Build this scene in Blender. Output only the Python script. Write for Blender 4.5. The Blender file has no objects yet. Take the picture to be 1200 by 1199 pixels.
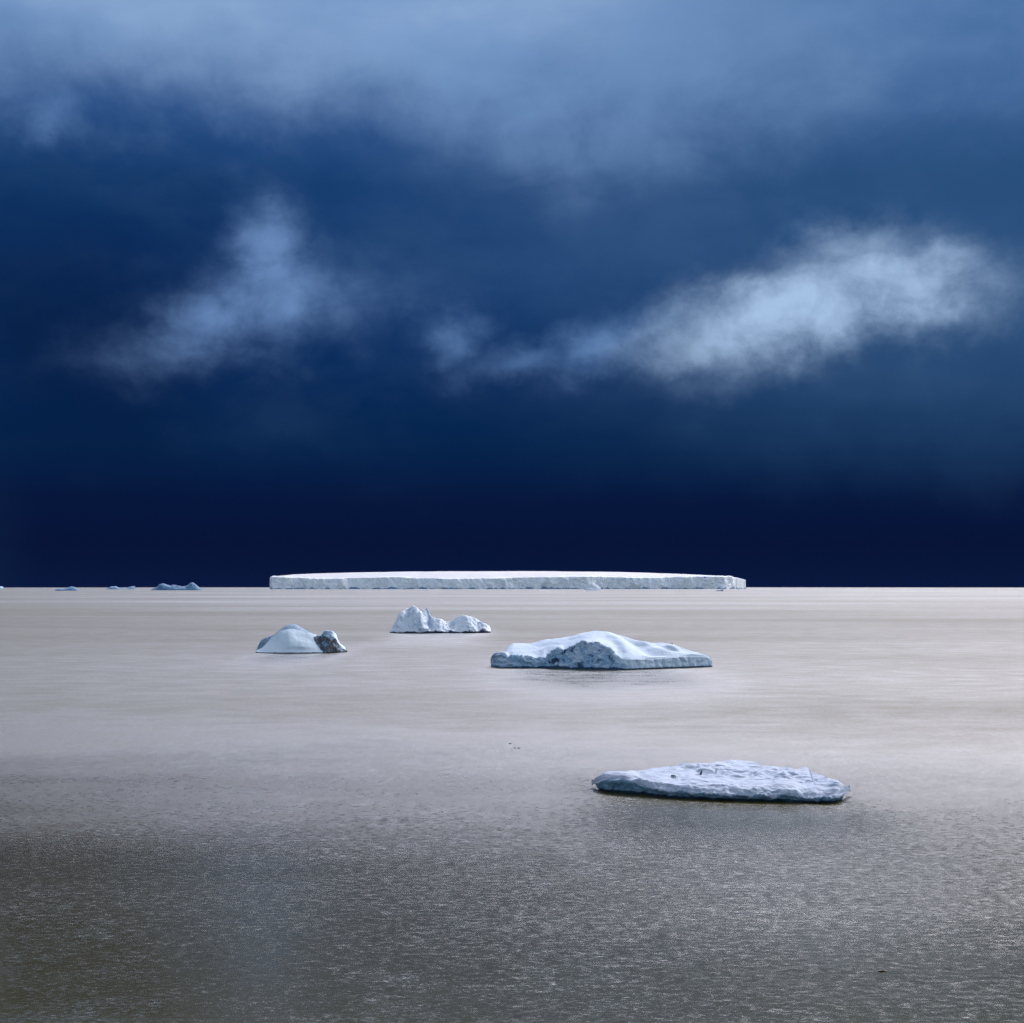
import bpy, bmesh, math
import numpy as np
from mathutils import Vector

# ------------------------------------------------------------------ frame
F = 1700.0                    # focal length in pixels of a 1200 px wide picture
H = 25.0                      # eye height above the sea (ship's deck)
R_EARTH = 6371000.0
PITCH = math.radians(2.83)

sc = bpy.context.scene
col = sc.collection


def el_of(py, px=600.0):
    """elevation angle of a picture row"""
    up = (599.5 - py) / F
    rx = (px - 600.0) / F
    dy = math.cos(PITCH) - up * math.sin(PITCH)
    dz = math.sin(PITCH) + up * math.cos(PITCH)
    return math.atan2(dz, math.hypot(rx, dy))


def az_of(px, py=690.0):
    up = (599.5 - py) / F
    dy = math.cos(PITCH) - up * math.sin(PITCH)
    return math.atan2((px - 600.0) / F, dy)


def sea_z(d):
    return -d * d / (2 * R_EARTH)


def dist_of(py, px=600.0):
    """distance of the water seen at a row"""
    t = -math.tan(el_of(py, px))
    # H + z(d) = t d   with z = -d^2/2R
    disc = t * t - 2 * H / R_EARTH
    return (t - math.sqrt(max(disc, 0))) * R_EARTH


class Site:
    """a place on the sea: local x to the right, y away from the ship, z up from the water"""
    def __init__(self, px, py):
        self.px, self.py, self.d = px, py, dist_of(py, px)
        self.az = az_of(px, py)
        self.loc = Vector((self.d * math.sin(self.az), self.d * math.cos(self.az), sea_z(self.d)))
        self.rot = -self.az
        self.s = self.d / F / math.cos(self.az)          # metres per pixel at the waterline

    def x(self, px):
        return self.d * math.tan(az_of(px, self.py) - self.az)

    def z(self, py, y=0.0):
        return H + (self.d + y) * math.tan(el_of(py, self.px)) - self.loc.z

    def y_at(self, py, z):
        """depth at which height z shows at row py"""
        return (z + self.loc.z - H) / math.tan(el_of(py, self.px)) - self.d


def tag(o, label=None, cat=None, group=None, kind=None):
    if label: o['label'] = label
    if cat: o['category'] = cat
    if group: o['group'] = group
    if kind: o['kind'] = kind
    return o


# ------------------------------------------------------------------ noise
_rng = np.random.RandomState(7)
_perm = np.concatenate([_rng.permutation(256)] * 3)
_grad = _rng.normal(size=(256, 3))
_grad /= np.linalg.norm(_grad, axis=1)[:, None]


def perlin(p):
    p = np.asarray(p, float)
    i = np.floor(p).astype(int)
    f = p - i
    u = f * f * f * (f * (f * 6 - 15) + 10)
    i &= 255
    out = 0
    for a in (0, 1):
        wa = u[..., 0] if a else 1 - u[..., 0]
        for b in (0, 1):
            wb = u[..., 1] if b else 1 - u[..., 1]
            for c in (0, 1):
                wc = u[..., 2] if c else 1 - u[..., 2]
                h = _perm[_perm[_perm[(i[..., 0] + a) & 255] + ((i[..., 1] + b) & 255)] + ((i[..., 2] + c) & 255)]
                g = _grad[h & 255]
                d = f - np.array((a, b, c))
                out = out + wa * wb * wc * (g * d).sum(-1)
    return out * 1.6


def fbm(p, octaves=4, gain=0.5, lac=2.03):
    p = np.asarray(p, float)
    s, a = 0, 1.0
    for k in range(octaves):
        s = s + a * perlin(p * lac ** k + 17.3 * k)
        a *= gain
    return s


def ridged(p, octaves=4, gain=0.5, lac=2.1):
    p = np.asarray(p, float)
    s, a = 0, 1.0
    for k in range(octaves):
        s = s + a * (1 - 2 * np.abs(perlin(p * lac ** k + 9.1 * k)))
        a *= gain
    return s


def sstep(a, b, x):
    t = np.clip((np.asarray(x, float) - a) / (b - a), 0, 1)
    return t * t * (3 - 2 * t)


def curve(pts):
    """smooth (monotone cubic) 1-D curve through points"""
    px = np.array([p[0] for p in pts], float)
    py = np.array([p[1] for p in pts], float)
    h = np.diff(px)
    dl = np.diff(py) / h
    m = np.zeros_like(py)
    m[0], m[-1] = dl[0], dl[-1]
    for k in range(1, len(py) - 1):
        if dl[k - 1] * dl[k] > 0:
            w1, w2 = 2 * h[k] + h[k - 1], h[k] + 2 * h[k - 1]
            m[k] = (w1 + w2) / (w1 / dl[k - 1] + w2 / dl[k])

    def f(x):
        x = np.clip(np.asarray(x, float), px[0], px[-1])
        k = np.clip(np.searchsorted(px, x) - 1, 0, len(h) - 1)
        t = (x - px[k]) / h[k]
        return ((2 * t**3 - 3 * t**2 + 1) * py[k] + (t**3 - 2 * t**2 + t) * h[k] * m[k]
                + (-2 * t**3 + 3 * t**2) * py[k + 1] + (t**3 - t**2) * h[k] * m[k + 1])
    return f


# ------------------------------------------------------------------ loft: one closed skin through cross sections
def loft_grid(xs, sections, counts, smooth=0):
    """xs (n,), sections: list of (y(n), z(n)) control curves going from the front foot over the top to the
    back foot; counts: vertices per span. Returns grid (n, m, 3) and the span parameter (m,)."""
    n = len(xs)
    rows, par = [], []
    for k in range(len(sections) - 1):
        (y0, z0), (y1, z1) = sections[k], sections[k + 1]
        c = counts[k]
        last = k == len(sections) - 2
        for j in range(c + (1 if last else 0)):
            t = j / c
            rows.append(np.stack([xs, y0 + (y1 - y0) * t, z0 + (z1 - z0) * t], -1))
            par.append(k + t)
    g = np.stack(rows, 1)
    for _ in range(smooth):
        g[:, 1:-1, 1:] = 0.25 * g[:, :-2, 1:] + 0.5 * g[:, 1:-1, 1:] + 0.25 * g[:, 2:, 1:]
    return g, np.array(par)


def grid_normals(g):
    du = np.gradient(g, axis=0)
    dv = np.gradient(g, axis=1)
    n = np.cross(du, dv)
    n /= np.linalg.norm(n, axis=-1)[..., None] + 1e-9
    return n


def grid_mesh(name, g, attrs, mat, closed=True):
    n, m, _ = g.shape
    idx = np.arange(n * m).reshape(n, m)
    a, b = idx[:-1, :-1].ravel(), idx[1:, :-1].ravel()
    c, d = idx[1:, 1:].ravel(), idx[:-1, 1:].ravel()
    faces = np.stack([a, b, c, d], 1).tolist()
    if closed:
        bottom = np.stack([idx[:-1, -1], idx[1:, -1], idx[1:, 0], idx[:-1, 0]], 1).tolist()
        faces += bottom
        faces.append(idx[0, :].tolist())
        faces.append(idx[-1, ::-1].tolist())
    me = bpy.data.meshes.new(name)
    me.from_pydata(g.reshape(-1, 3).tolist(), [], faces)
    for k, v in attrs.items():
        at = me.attributes.new(k, 'FLOAT', 'POINT')
        at.data.foreach_set('value', np.ascontiguousarray(v, dtype=np.float32).ravel())
    me.materials.append(mat)
    me.polygons.foreach_set('use_smooth', [True] * len(me.polygons))
    me.update()
    o = bpy.data.objects.new(name, me)
    col.objects.link(o)
    return o


def put(o, site):
    o.location = site.loc
    o.rotation_euler = (0, 0, site.rot)
    return o


# ------------------------------------------------------------------ node helpers
class G:
    def __init__(self, nt):
        self.nt = nt

    def node(self, t, **kw):
        n = self.nt.nodes.new(t)
        for k, v in kw.items():
            setattr(n, k, v)
        return n

    def put(self, sock, v):
        if isinstance(v, bpy.types.NodeSocket):
            self.nt.links.new(v, sock)
        else:
            sock.default_value = v

    def m(self, op, a, b=None, c=None, clamp=False):
        n = self.node('ShaderNodeMath', operation=op, use_clamp=clamp)
        self.put(n.inputs[0], a)
        if b is not None: self.put(n.inputs[1], b)
        if c is not None: self.put(n.inputs[2], c)
        return n.outputs[0]

    def add(self, *v):
        r = v[0]
        for x in v[1:]: r = self.m('ADD', r, x)
        return r

    def mul(self, *v):
        r = v[0]
        for x in v[1:]: r = self.m('MULTIPLY', r, x)
        return r

    def sub(self, a, b): return self.m('SUBTRACT', a, b)

    def smooth(self, x, a, b, lo=0.0, hi=1.0):
        n = self.node('ShaderNodeMapRange', interpolation_type='SMOOTHSTEP')
        self.put(n.inputs['Value'], x)
        n.inputs['From Min'].default_value = a
        n.inputs['From Max'].default_value = b
        n.inputs['To Min'].default_value = lo
        n.inputs['To Max'].default_value = hi
        return n.outputs['Result']

    def noise(self, vec, scale, detail=4, rough=0.5, dist=0.0, color=False):
        n = self.node('ShaderNodeTexNoise')
        self.put(n.inputs['Vector'], vec)
        n.inputs['Scale'].default_value = scale
        n.inputs['Detail'].default_value = detail
        n.inputs['Roughness'].default_value = rough
        n.inputs['Distortion'].default_value = dist
        return n.outputs['Color'] if color else n.outputs['Fac']

    def xyz(self, v):
        n = self.node('ShaderNodeSeparateXYZ')
        self.put(n.inputs[0], v)
        return n.outputs

    def vec(self, x, y, z):
        n = self.node('ShaderNodeCombineXYZ')
        for i, v in enumerate((x, y, z)): self.put(n.inputs[i], v)
        return n.outputs[0]

    def scale(self, v, s):
        n = self.node('ShaderNodeVectorMath', operation='MULTIPLY')
        self.put(n.inputs[0], v)
        n.inputs[1].default_value = s
        return n.outputs[0]

    def mix(self, f, a, b):
        n = self.node('ShaderNodeMix', data_type='RGBA')
        self.put(n.inputs[0], f)
        for s, v in ((n.inputs[6], a), (n.inputs[7], b)):
            if isinstance(v, (tuple, list)): v = (*v[:3], 1.0)
            self.put(s, v)
        return n.outputs[2]

    def cscale(self, c, f):
        n = self.node('ShaderNodeVectorMath', operation='SCALE')
        self.put(n.inputs[0], c)
        self.put(n.inputs['Scale'], f)
        return n.outputs[0]

    def ramp(self, f, stops):
        n = self.node('ShaderNodeValToRGB')
        self.put(n.inputs[0], f)
        e = n.color_ramp.elements
        while len(e) < len(stops): e.new(0.5)
        for k, (p, c) in enumerate(stops):
            e[k].position = p
            e[k].color = (*c, 1)
        return n.outputs[0]


def lin(r, g, b):
    f = lambda c: (c / 12.92) if c <= 0.04045 else ((c + 0.055) / 1.055) ** 2.4
    return tuple(f(v / 255.0) for v in (r, g, b))


def new_mat(name):
    m = bpy.data.materials.new(name)
    m.use_nodes = True
    nt = m.node_tree
    p = nt.nodes['Principled BSDF']
    return m, G(nt), p


def ice_material(name, snow, ice, deep, scale, ice_var=0.35, bump=0.3, bump_d=0.15, streak=False):
    """snow where nothing is worn off, bare ice by the mesh's 'bare' value, wet dark ice by 'wet', dirt by 'dirt'"""
    m, g, p = new_mat(name)
    tc = g.node('ShaderNodeTexCoord').outputs['Object']
    at = lambda n: g.node('ShaderNodeAttribute', attribute_name=n).outputs['Fac']
    n1 = g.noise(tc, scale, 6, 0.6)
    v2 = g.scale(tc, (1, 1, 0.25)) if streak else tc
    n2 = g.noise(v2, scale * 3.1, 5, 0.62, 0.6)
    bare = g.smooth(g.add(at('bare'), g.mul(g.sub(n2, 0.5), 0.9), g.mul(g.sub(n1, 0.5), 0.6)), 0.25, 0.75)
    sn = g.mix(g.smooth(n1, 0.3, 0.7), snow, tuple(c * 0.93 for c in snow))
    ic = g.mix(g.smooth(n2, 0.5 - ice_var / 2, 0.5 + ice_var / 2), ice, tuple(0.7 * a + 0.3 * b for a, b in zip(ice, snow)))
    c = g.mix(bare, sn, ic)
    wet = g.smooth(g.add(at('wet'), g.mul(g.sub(n2, 0.5), 0.8)), 0.3, 0.7)
    c = g.mix(wet, c, deep)
    dirt = g.smooth(g.add(at('dirt'), g.mul(g.sub(n2, 0.5), 0.7)), 0.35, 0.65)
    c = g.mix(dirt, c, g.mix(n2, (0.016, 0.019, 0.030), (0.095, 0.108, 0.135)))
    g.put(p.inputs['Base Color'], c)
    p.inputs['Roughness'].default_value = 0.6
    p.inputs['IOR'].default_value = 1.31
    p.inputs['Specular IOR Level'].default_value = 0.35
    b = g.node('ShaderNodeBump')
    b.inputs['Strength'].default_value = bump
    b.inputs['Distance'].default_value = bump_d
    g.put(b.inputs['Height'], g.add(g.noise(tc, scale * 6, 6, 0.65), g.mul(n2, 0.5)))
    g.put(p.inputs['Normal'], b.outputs[0])
    return m


MAT_TABLE = ice_material('shelf_ice', (0.50, 0.49, 0.505), (0.80, 0.88, 0.96), (0.14, 0.30, 0.48), 0.02, 0.5, 0.5, 3.0, True)
MAT_BERG = ice_material('berg_ice', (0.42, 0.53, 0.655), (0.20, 0.36, 0.535), (0.03, 0.07, 0.13), 0.35, 0.5, 0.5, 0.25)
MAT_PALE = ice_material('pale_berg_ice', (0.66, 0.74, 0.84), (0.32, 0.48, 0.66), (0.03, 0.05, 0.10), 0.3, 0.5, 0.4, 0.25)
MAT_ROLL = ice_material('rolled_berg_ice', (0.62, 0.74, 0.85), (0.04, 0.13, 0.23), (0.02, 0.04, 0.07), 0.5, 0.3, 0.3, 0.12)
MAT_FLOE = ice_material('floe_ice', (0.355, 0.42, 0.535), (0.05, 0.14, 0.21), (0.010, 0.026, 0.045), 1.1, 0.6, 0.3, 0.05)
MAT_BLUE = ice_material('shaded_far_ice', (0.085, 0.19, 0.33), (0.05, 0.14, 0.27), (0.03, 0.08, 0.16), 0.03, 0.4, 0.5, 2.0)  # far bergs' shade under the dark cloud is put into this blue

# ------------------------------------------------------------------ the tabular iceberg
def table_iceberg():
    st = Site(590, 690.4)
    nx = 1300
    px = np.linspace(316.0, 874.0, nx)
    xs = np.array([st.x(p) for p in px])
    top = curve([(316, 676.5), (319, 675), (322, 674.2), (337, 672.9), (410, 670.7), (512, 669.3), (600, 669.1), (727, 670.1), (790, 672),
                 (840, 674.1), (852, 674.8), (864, 677), (872, 678.4), (874, 679.2)])(px)
    lip = curve([(316, 677), (319, 675.6), (345, 676.3), (382, 677.8), (430, 676.6), (462, 675.7), (490, 677.2), (537, 677.8), (575, 677.2),
                 (615, 676.4), (690, 675.2), (750, 676.8), (790, 676), (820, 675), (852, 675.3), (874, 679.4)])(px)
    # plan of the front cliff: gentle bays, and a facet that turns away at the right end
    yf = 40 * perlin(np.stack([xs / 420, xs * 0 + 3.1, xs * 0], -1)) + 22 * perlin(np.stack([xs / 120, xs * 0 + 8.1, xs * 0], -1))
    yf = yf + 420 * sstep(848, 876, px) + 160 * sstep(325, 314, px) + 200 * sstep(500, 860, px)
    xs = xs * (1 + yf / st.d)
    yc = yf + 380
    yb = yf + 700
    zl = np.array([st.z(r, y) for r, y in zip(lip, yf)])
    zc = np.maximum(np.array([st.z(r, y) for r, y in zip(top, yc)]), zl + 1)
    zc = np.where((px < 318) | (px > 872), zl + 1, zc)
    one = np.ones_like(xs)
    secs = [(yf - 2, -8 * one), (yf - 3, 0 * one), (yf, zl * 0.5), (yf + 5, zl * 0.97), (yf + 14, zl + (zc - zl) * 0.03),
            (yf + 150, zl + (zc - zl) * 0.55), (yc, zc), (yb, zl), (yb + 5, -8 * one)]
    g, par = loft_grid(xs, secs, [3, 14, 14, 3, 10, 10, 6, 6], 1)
    nrm = grid_normals(g)
    cliff = (sstep(0.0, 0.8, par) * sstep(4.2, 3.4, par))[None, :]
    pp = g.copy(); pp[..., 2] *= 0.35
    but = ridged(pp / 60.0, 4) * 8.0 + fbm(pp / 170.0, 3) * 18.0 + ridged(g / 20.0, 3) * 2.5
    # diagonal fractures
    q = np.stack([g[..., 0] + (0.4 + 1.2 * perlin(g / 300.0)) * g[..., 2], g[..., 1], g[..., 2] * 0.3], -1)
    but = but - 6.0 * sstep(0.80, 1.0, 1 - np.abs(perlin(q / 130.0)) * 2) * sstep(-.1, .4, perlin(g / 150.0 + 4))
    d = cliff * but + (1 - cliff) * fbm(g / 120.0, 3) * 0.8
    d = d * (sstep(0, 5, px - 316) * sstep(0, 5, 874 - px))[:, None]
    hor = nrm * np.stack([1 - 0 * cliff, 1 - 0 * cliff, 1 - cliff], -1)
    g2 = g + hor * d[..., None]
    zz = g2[..., 2]
    # bare blue ice: cliff scars, darker caves along the foot
    lipz = zl[:, None]
    scar = fbm(np.stack([g[..., 0] / 60, g[..., 1] / 60, g[..., 2] / 22], -1), 4)
    bare = cliff * (1.3 + 0.2 * scar)
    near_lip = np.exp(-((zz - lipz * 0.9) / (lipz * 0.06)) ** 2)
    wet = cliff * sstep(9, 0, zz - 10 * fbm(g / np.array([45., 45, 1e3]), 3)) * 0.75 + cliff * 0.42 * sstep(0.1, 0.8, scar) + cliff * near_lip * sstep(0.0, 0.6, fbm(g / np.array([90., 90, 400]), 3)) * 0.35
    o = grid_mesh('tabular_iceberg', g2, {'bare': bare, 'wet': wet, 'dirt': bare * 0}, MAT_TABLE)
    put(o, st)
    tag(o, 'huge flat-topped tabular iceberg with pale blue cliffs, lying along the horizon', 'iceberg')
    return o


table_iceberg()


# ------------------------------------------------------------------ large low iceberg with a blue broken front
def large_iceberg():
    st = Site(706, 783.3)
    nx = 560
    px = np.linspace(575.6, 837.6, nx)
    xs = np.array([st.x(p) for p in px])
    sil = curve([(575.6, 777), (576.5, 769), (579, 766.3), (586, 765), (589, 759.5), (599, 754), (615, 753.6), (635, 750), (665, 745.6), (684, 741.2),
                 (700, 739.6), (712, 740.4), (722, 743), (734, 745.6), (745, 749), (756, 751.3), (775, 753.9), (790, 754.4), (802, 758.5), (810, 761),
                 (825, 765.6), (832, 768.3), (836, 771), (837.6, 774.5)])(px)
    cliff_r = curve([(575.6, 778), (577, 769.5), (580, 766.8), (587, 767.2), (592, 770), (596, 773), (600, 770.8), (617, 770.4), (630, 773), (636, 771.5), (640, 772.5),
                     (645, 768.5), (650, 765), (655, 761.6), (661, 764.2), (670, 760), (685, 753.4), (700, 754), (706, 757), (710, 760), (714, 761.5), (719, 766),
                     (724, 771), (731, 773), (745, 773), (760, 773), (780, 771.5), (800, 770), (820, 769.5), (832, 770.5), (836, 772.5), (837.6, 775.5)])(px)
    base = curve([(575.6, 781.5), (590, 782.6), (640, 783), (680, 784), (730, 784.6), (780, 783), (837.6, 780.8)])(px)
    yf = np.array([dist_of(b, 706) for b in base]) - st.d
    one = np.ones_like(xs)
    endr = np.sqrt(np.clip(1 - ((px - 706) / 131.5) ** 2, 0, 1))
    endk = sstep(575.5, 586, px) * sstep(838, 822, px)
    lean = 0.6 + 2.5 * sstep(640, 665, px) * sstep(735, 705, px)
    zcl = np.array([st.z(r, y) for r, y in zip(cliff_r, yf + lean)])
    # crest line depth
    ycr = yf + 3 + 17 * np.clip(endk, 0, 1) * curve([(575, 0.35), (590, 0.7), (640, 1.1), (700, 1.3), (760, 1.2), (800, .9), (837, .3)])(px)
    zcr = np.array([st.z(r, y) for r, y in zip(sil, ycr)])
    zcr = np.maximum(zcr, zcl + 0.15)
    ybk = ycr + 3 + 11 * endk
    right = sstep(722, 738, px)                       # snow apron reaching the water
    k1 = 0.45
    kk = np.hanning(91); kk /= kk.sum()
    zsm = np.convolve(np.pad(zcl, 45, mode='edge'), kk, mode='valid')
    ym, zm = yf + lean + (ycr - yf - lean) * k1, np.minimum(zsm + (zcr - zsm) * (k1 + 0.03), zcr - 0.05)
    k2 = 0.75
    yn, zn = yf + lean + (ycr - yf - lean) * k2, np.minimum(zsm + (zcr - zsm) * (k2 + 0.08), zcr)
    secs = [(yf + 0.7, -1.5 * one), (yf + 0.5, 0.0 * one), (yf + 0.1 - 0.3 * right, 0.3 + 0 * one), (yf + lean * 0.5, zcl * 0.55),
            (yf + lean, zcl), (yf + lean + 0.8, zcl + 0.25), (ym, zm), (yn, zn), (ycr, zcr), (0.5 * (ycr + ybk), zcr * 0.7), (ybk, 0 * one), (ybk, -1.5 * one)]
    cnt = [3, 5, 22, 22, 5, 26, 22, 18, 10, 8, 3]
    g, par = loft_grid(xs, secs, cnt, 2)
    P = par[None, :] + 0 * xs[:, None]
    face = sstep(0.8, 1.6, P) * sstep(4.5, 3.8, P)
    fl = face * (1 - right[:, None])
    fr = face * right[:, None]
    snow = sstep(4.3, 5.2, P) * sstep(10, 9, P)
    # forms in the snow: two ribs running down to the right, and terraces near the right end
    X, Z = g[..., 0], g[..., 2]
    PX = px[:, None] + 0 * P
    t = np.clip((P - 5) / 3, 0, 1)                     # 0 at the cliff top, 1 at the crest
    rib = lambda c0, c1, w: np.exp(-((PX - (c0 + (c1 - c0) * (1 - t))) / w) ** 2) * np.sin(np.pi * np.clip(t, 0, 1)) ** 0.7
    bulge = 0.55 * rib(712, 742, 10) - 0.5 * rib(728, 770, 9) + 0.4 * rib(742, 790, 9) - 0.35 * rib(690, 668, 14) + 0.2 * rib(660, 628, 12) \
        - 0.15 * rib(648, 612, 12) + 0.35 * rib(772, 812, 6)
    terr = 0.5 * sstep(735, 765, PX) * (1 - np.abs(((t * 3.0 + 0.02 * (PX - 740)) % 1.0) * 2 - 1))
    g[..., 2] += snow * (bulge * (1 + 0.6 * sstep(715, 735, PX)) + terr * sstep(1.0, 0.7, t))
    nrm = grid_normals(g)
    rough = ridged(g / np.array([5.0, 5.0, 3.6]), 5, 0.55) * 0.55 + ridged(g / 1.7, 4, 0.6) * 0.30 + fbm(g / 9.0, 3) * 0.7
    ribs = np.abs(np.sin(X * 1.05 + 2.5 * perlin(g / 6.0))) ** 0.6 * 0.45 + 0.25 * perlin(g / 1.2)
    d = fl * rough + fr * (ribs - 0.3) + snow * (fbm(g / 7.0, 4) * 0.22)
    d = d * sstep(0.0, 1.2, P)
    g2 = g + nrm * d[..., None]
    z2 = g2[..., 2]
    nz = grid_normals(g2)[..., 2]
    bare = fl * (0.9 + 0.75 * fbm(g / 2.6, 4) - 0.5 * sstep(0.25, 0.6, nz) - 0.45 * sstep(0.45, 0.95, z2 / np.maximum(zcl, .5)[:, None]) * sstep(650, 672, PX)) + fr * (0.22 + 0.3 * sstep(0.2, 1.4, 1.6 - z2) + 0.2 * sstep(820, 838, PX))
    bare = np.where(PX < 640, bare * 0.92, bare)
    wet = sstep(0.75, 0.1, z2 - 0.35 * fbm(g / 2.0, 3) * (1 - 0.4 * right[:, None])) * sstep(10, 9, P) * (0.95 - 0.35 * right[:, None])
    wet = wet + fl * (0.18 + 0.16 * sstep(690, 650, PX)) * sstep(632, 645, PX) + fl * 0.38 * sstep(0.0, 0.75, fbm(g / 2.3 + 5, 4))
    o = grid_mesh('iceberg', g2, {'bare': bare, 'wet': wet, 'dirt': bare * 0}, MAT_BERG)
    put(o, st)
    tag(o, 'broad low iceberg with a smooth snow hump above a broken blue ice face', 'iceberg')
    return st


st_large = large_iceberg()


# ------------------------------------------------------------------ two-humped pale iceberg
def two_humped_iceberg():
    st = Site(516, 741.4)
    nx = 420
    px = np.linspace(456.8, 575.2, nx)
    xs = np.array([st.x(p) for p in px])
    sil = curve([(456.8, 740.5), (460, 734), (465, 727), (470, 718.5), (476, 714), (480, 712), (483.5, 709.6), (486, 710.6), (488, 713), (491, 716.5), (494, 717),
                 (497, 714), (500, 712), (502, 715), (504, 720.5), (507.5, 724), (515, 726.8), (525, 729), (530, 727.5), (536, 723.2), (542.5, 721.6), (549, 723.8),
                 (557.5, 724.8), (562.5, 728.6), (565, 732.4), (570, 731.8), (573.5, 733.6), (575.2, 736.5)])(px)
    endk = np.clip(1 - np.abs((px - 516) / 59.4) ** 2.2, 0, 1) ** 0.5
    one = np.ones_like(xs)
    yf = -9 * endk + 1.5 * perlin(np.stack([xs / 6, xs * 0, xs * 0 + 2], -1))
    ycr = 4 + 5 * perlin(np.stack([xs / 11, xs * 0 + 4, xs * 0], -1)) * endk
    ybk = 8 + 10 * endk
    zcr = np.maximum(np.array([st.z(r, y) for r, y in zip(sil, ycr)]), 0.5)
    sh = curve([(456, .8), (475, .82), (486, .66), (492, .6), (500, .45), (510, .5), (525, .62), (540, .55), (552, .7), (565, .8), (576, .8)])(px)
    zs = zcr * sh
    secs = [(yf + 0.8, -1.5 * one), (yf + 0.6, 0 * one), (yf, 0.6 + 0 * one), (yf + (ycr - yf) * 0.35, zs * 0.55 + 0.2), (yf + (ycr - yf) * 0.62, zs),
            (yf + (ycr - yf) * 0.9, zs + (zcr - zs) * 0.8), (ycr, zcr), (ycr + (ybk - ycr) * .5, zcr * .5), (ybk, 0 * one), (ybk, -1.5 * one)]
    g, par = loft_grid(xs, secs, [3, 5, 16, 16, 14, 8, 10, 8, 3], 3)
    P = par[None, :] + 0 * xs[:, None]
    PX = px[:, None] + 0 * P
    t = np.clip((P - 2) / 4, 0, 1)
    bell = np.sin(np.pi * t) ** 0.8
    spur = lambda c0, c1, w: np.maximum(0, 1 - np.abs(PX - (c0 + (c1 - c0) * (1 - t))) / w) * bell
    fwd = 4.5 * spur(492, 494, 9) - 4.0 * spur(498, 506, 7) + 3.2 * spur(546, 550, 11) - 2.5 * spur(533, 531, 8) - 2.0 * spur(480, 478, 7) \
        + 2.0 * spur(470, 466, 7) + 2.4 * spur(516, 514, 9) + 1.5 * spur(566, 566, 6)
    g[..., 1] -= fwd
    g[..., 2] += 0.35 * fwd * sstep(1, .7, t)
    nrm = grid_normals(g)
    mask = sstep(0.5, 2.2, P) * sstep(8.3, 7.5, P) * sstep(0, 12, np.minimum(PX - 456.8, 575.2 - PX) + 2)
    crest_keep = 1 - 0.75 * np.exp(-((P - 6) / 0.5) ** 2)
    d = (ridged(g / 6.5, 4, 0.5) * 0.55 + fbm(g / 3.0, 4) * 0.5) * mask * crest_keep
    g2 = g + nrm * d[..., None]
    z2 = g2[..., 2]
    nz = grid_normals(g2)[..., 2]
    bare = 0.22 + 0.25 * sstep(0.55, 0.1, nz) + 0.2 * fbm(g / 4, 3)
    wet = sstep(1.1, 0.25, z2 - 0.7 * fbm(g / 3.5, 3)) + 0.55 * sstep(0.25, 0.6, fbm(g / 3.2 + 3, 3)) * sstep(4.6, 1.0, z2) \
        + 0.8 * np.exp(-(((PX - 566) / 4.5) ** 2)) * sstep(3.4, 1.2, z2)
    o = grid_mesh('iceberg', g2, {'bare': bare, 'wet': wet, 'dirt': bare * 0}, MAT_PALE)
    put(o, st)
    tag(o, 'pale iceberg with a taller jagged left peak and a low rounded right hump', 'iceberg')


two_humped_iceberg()


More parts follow.
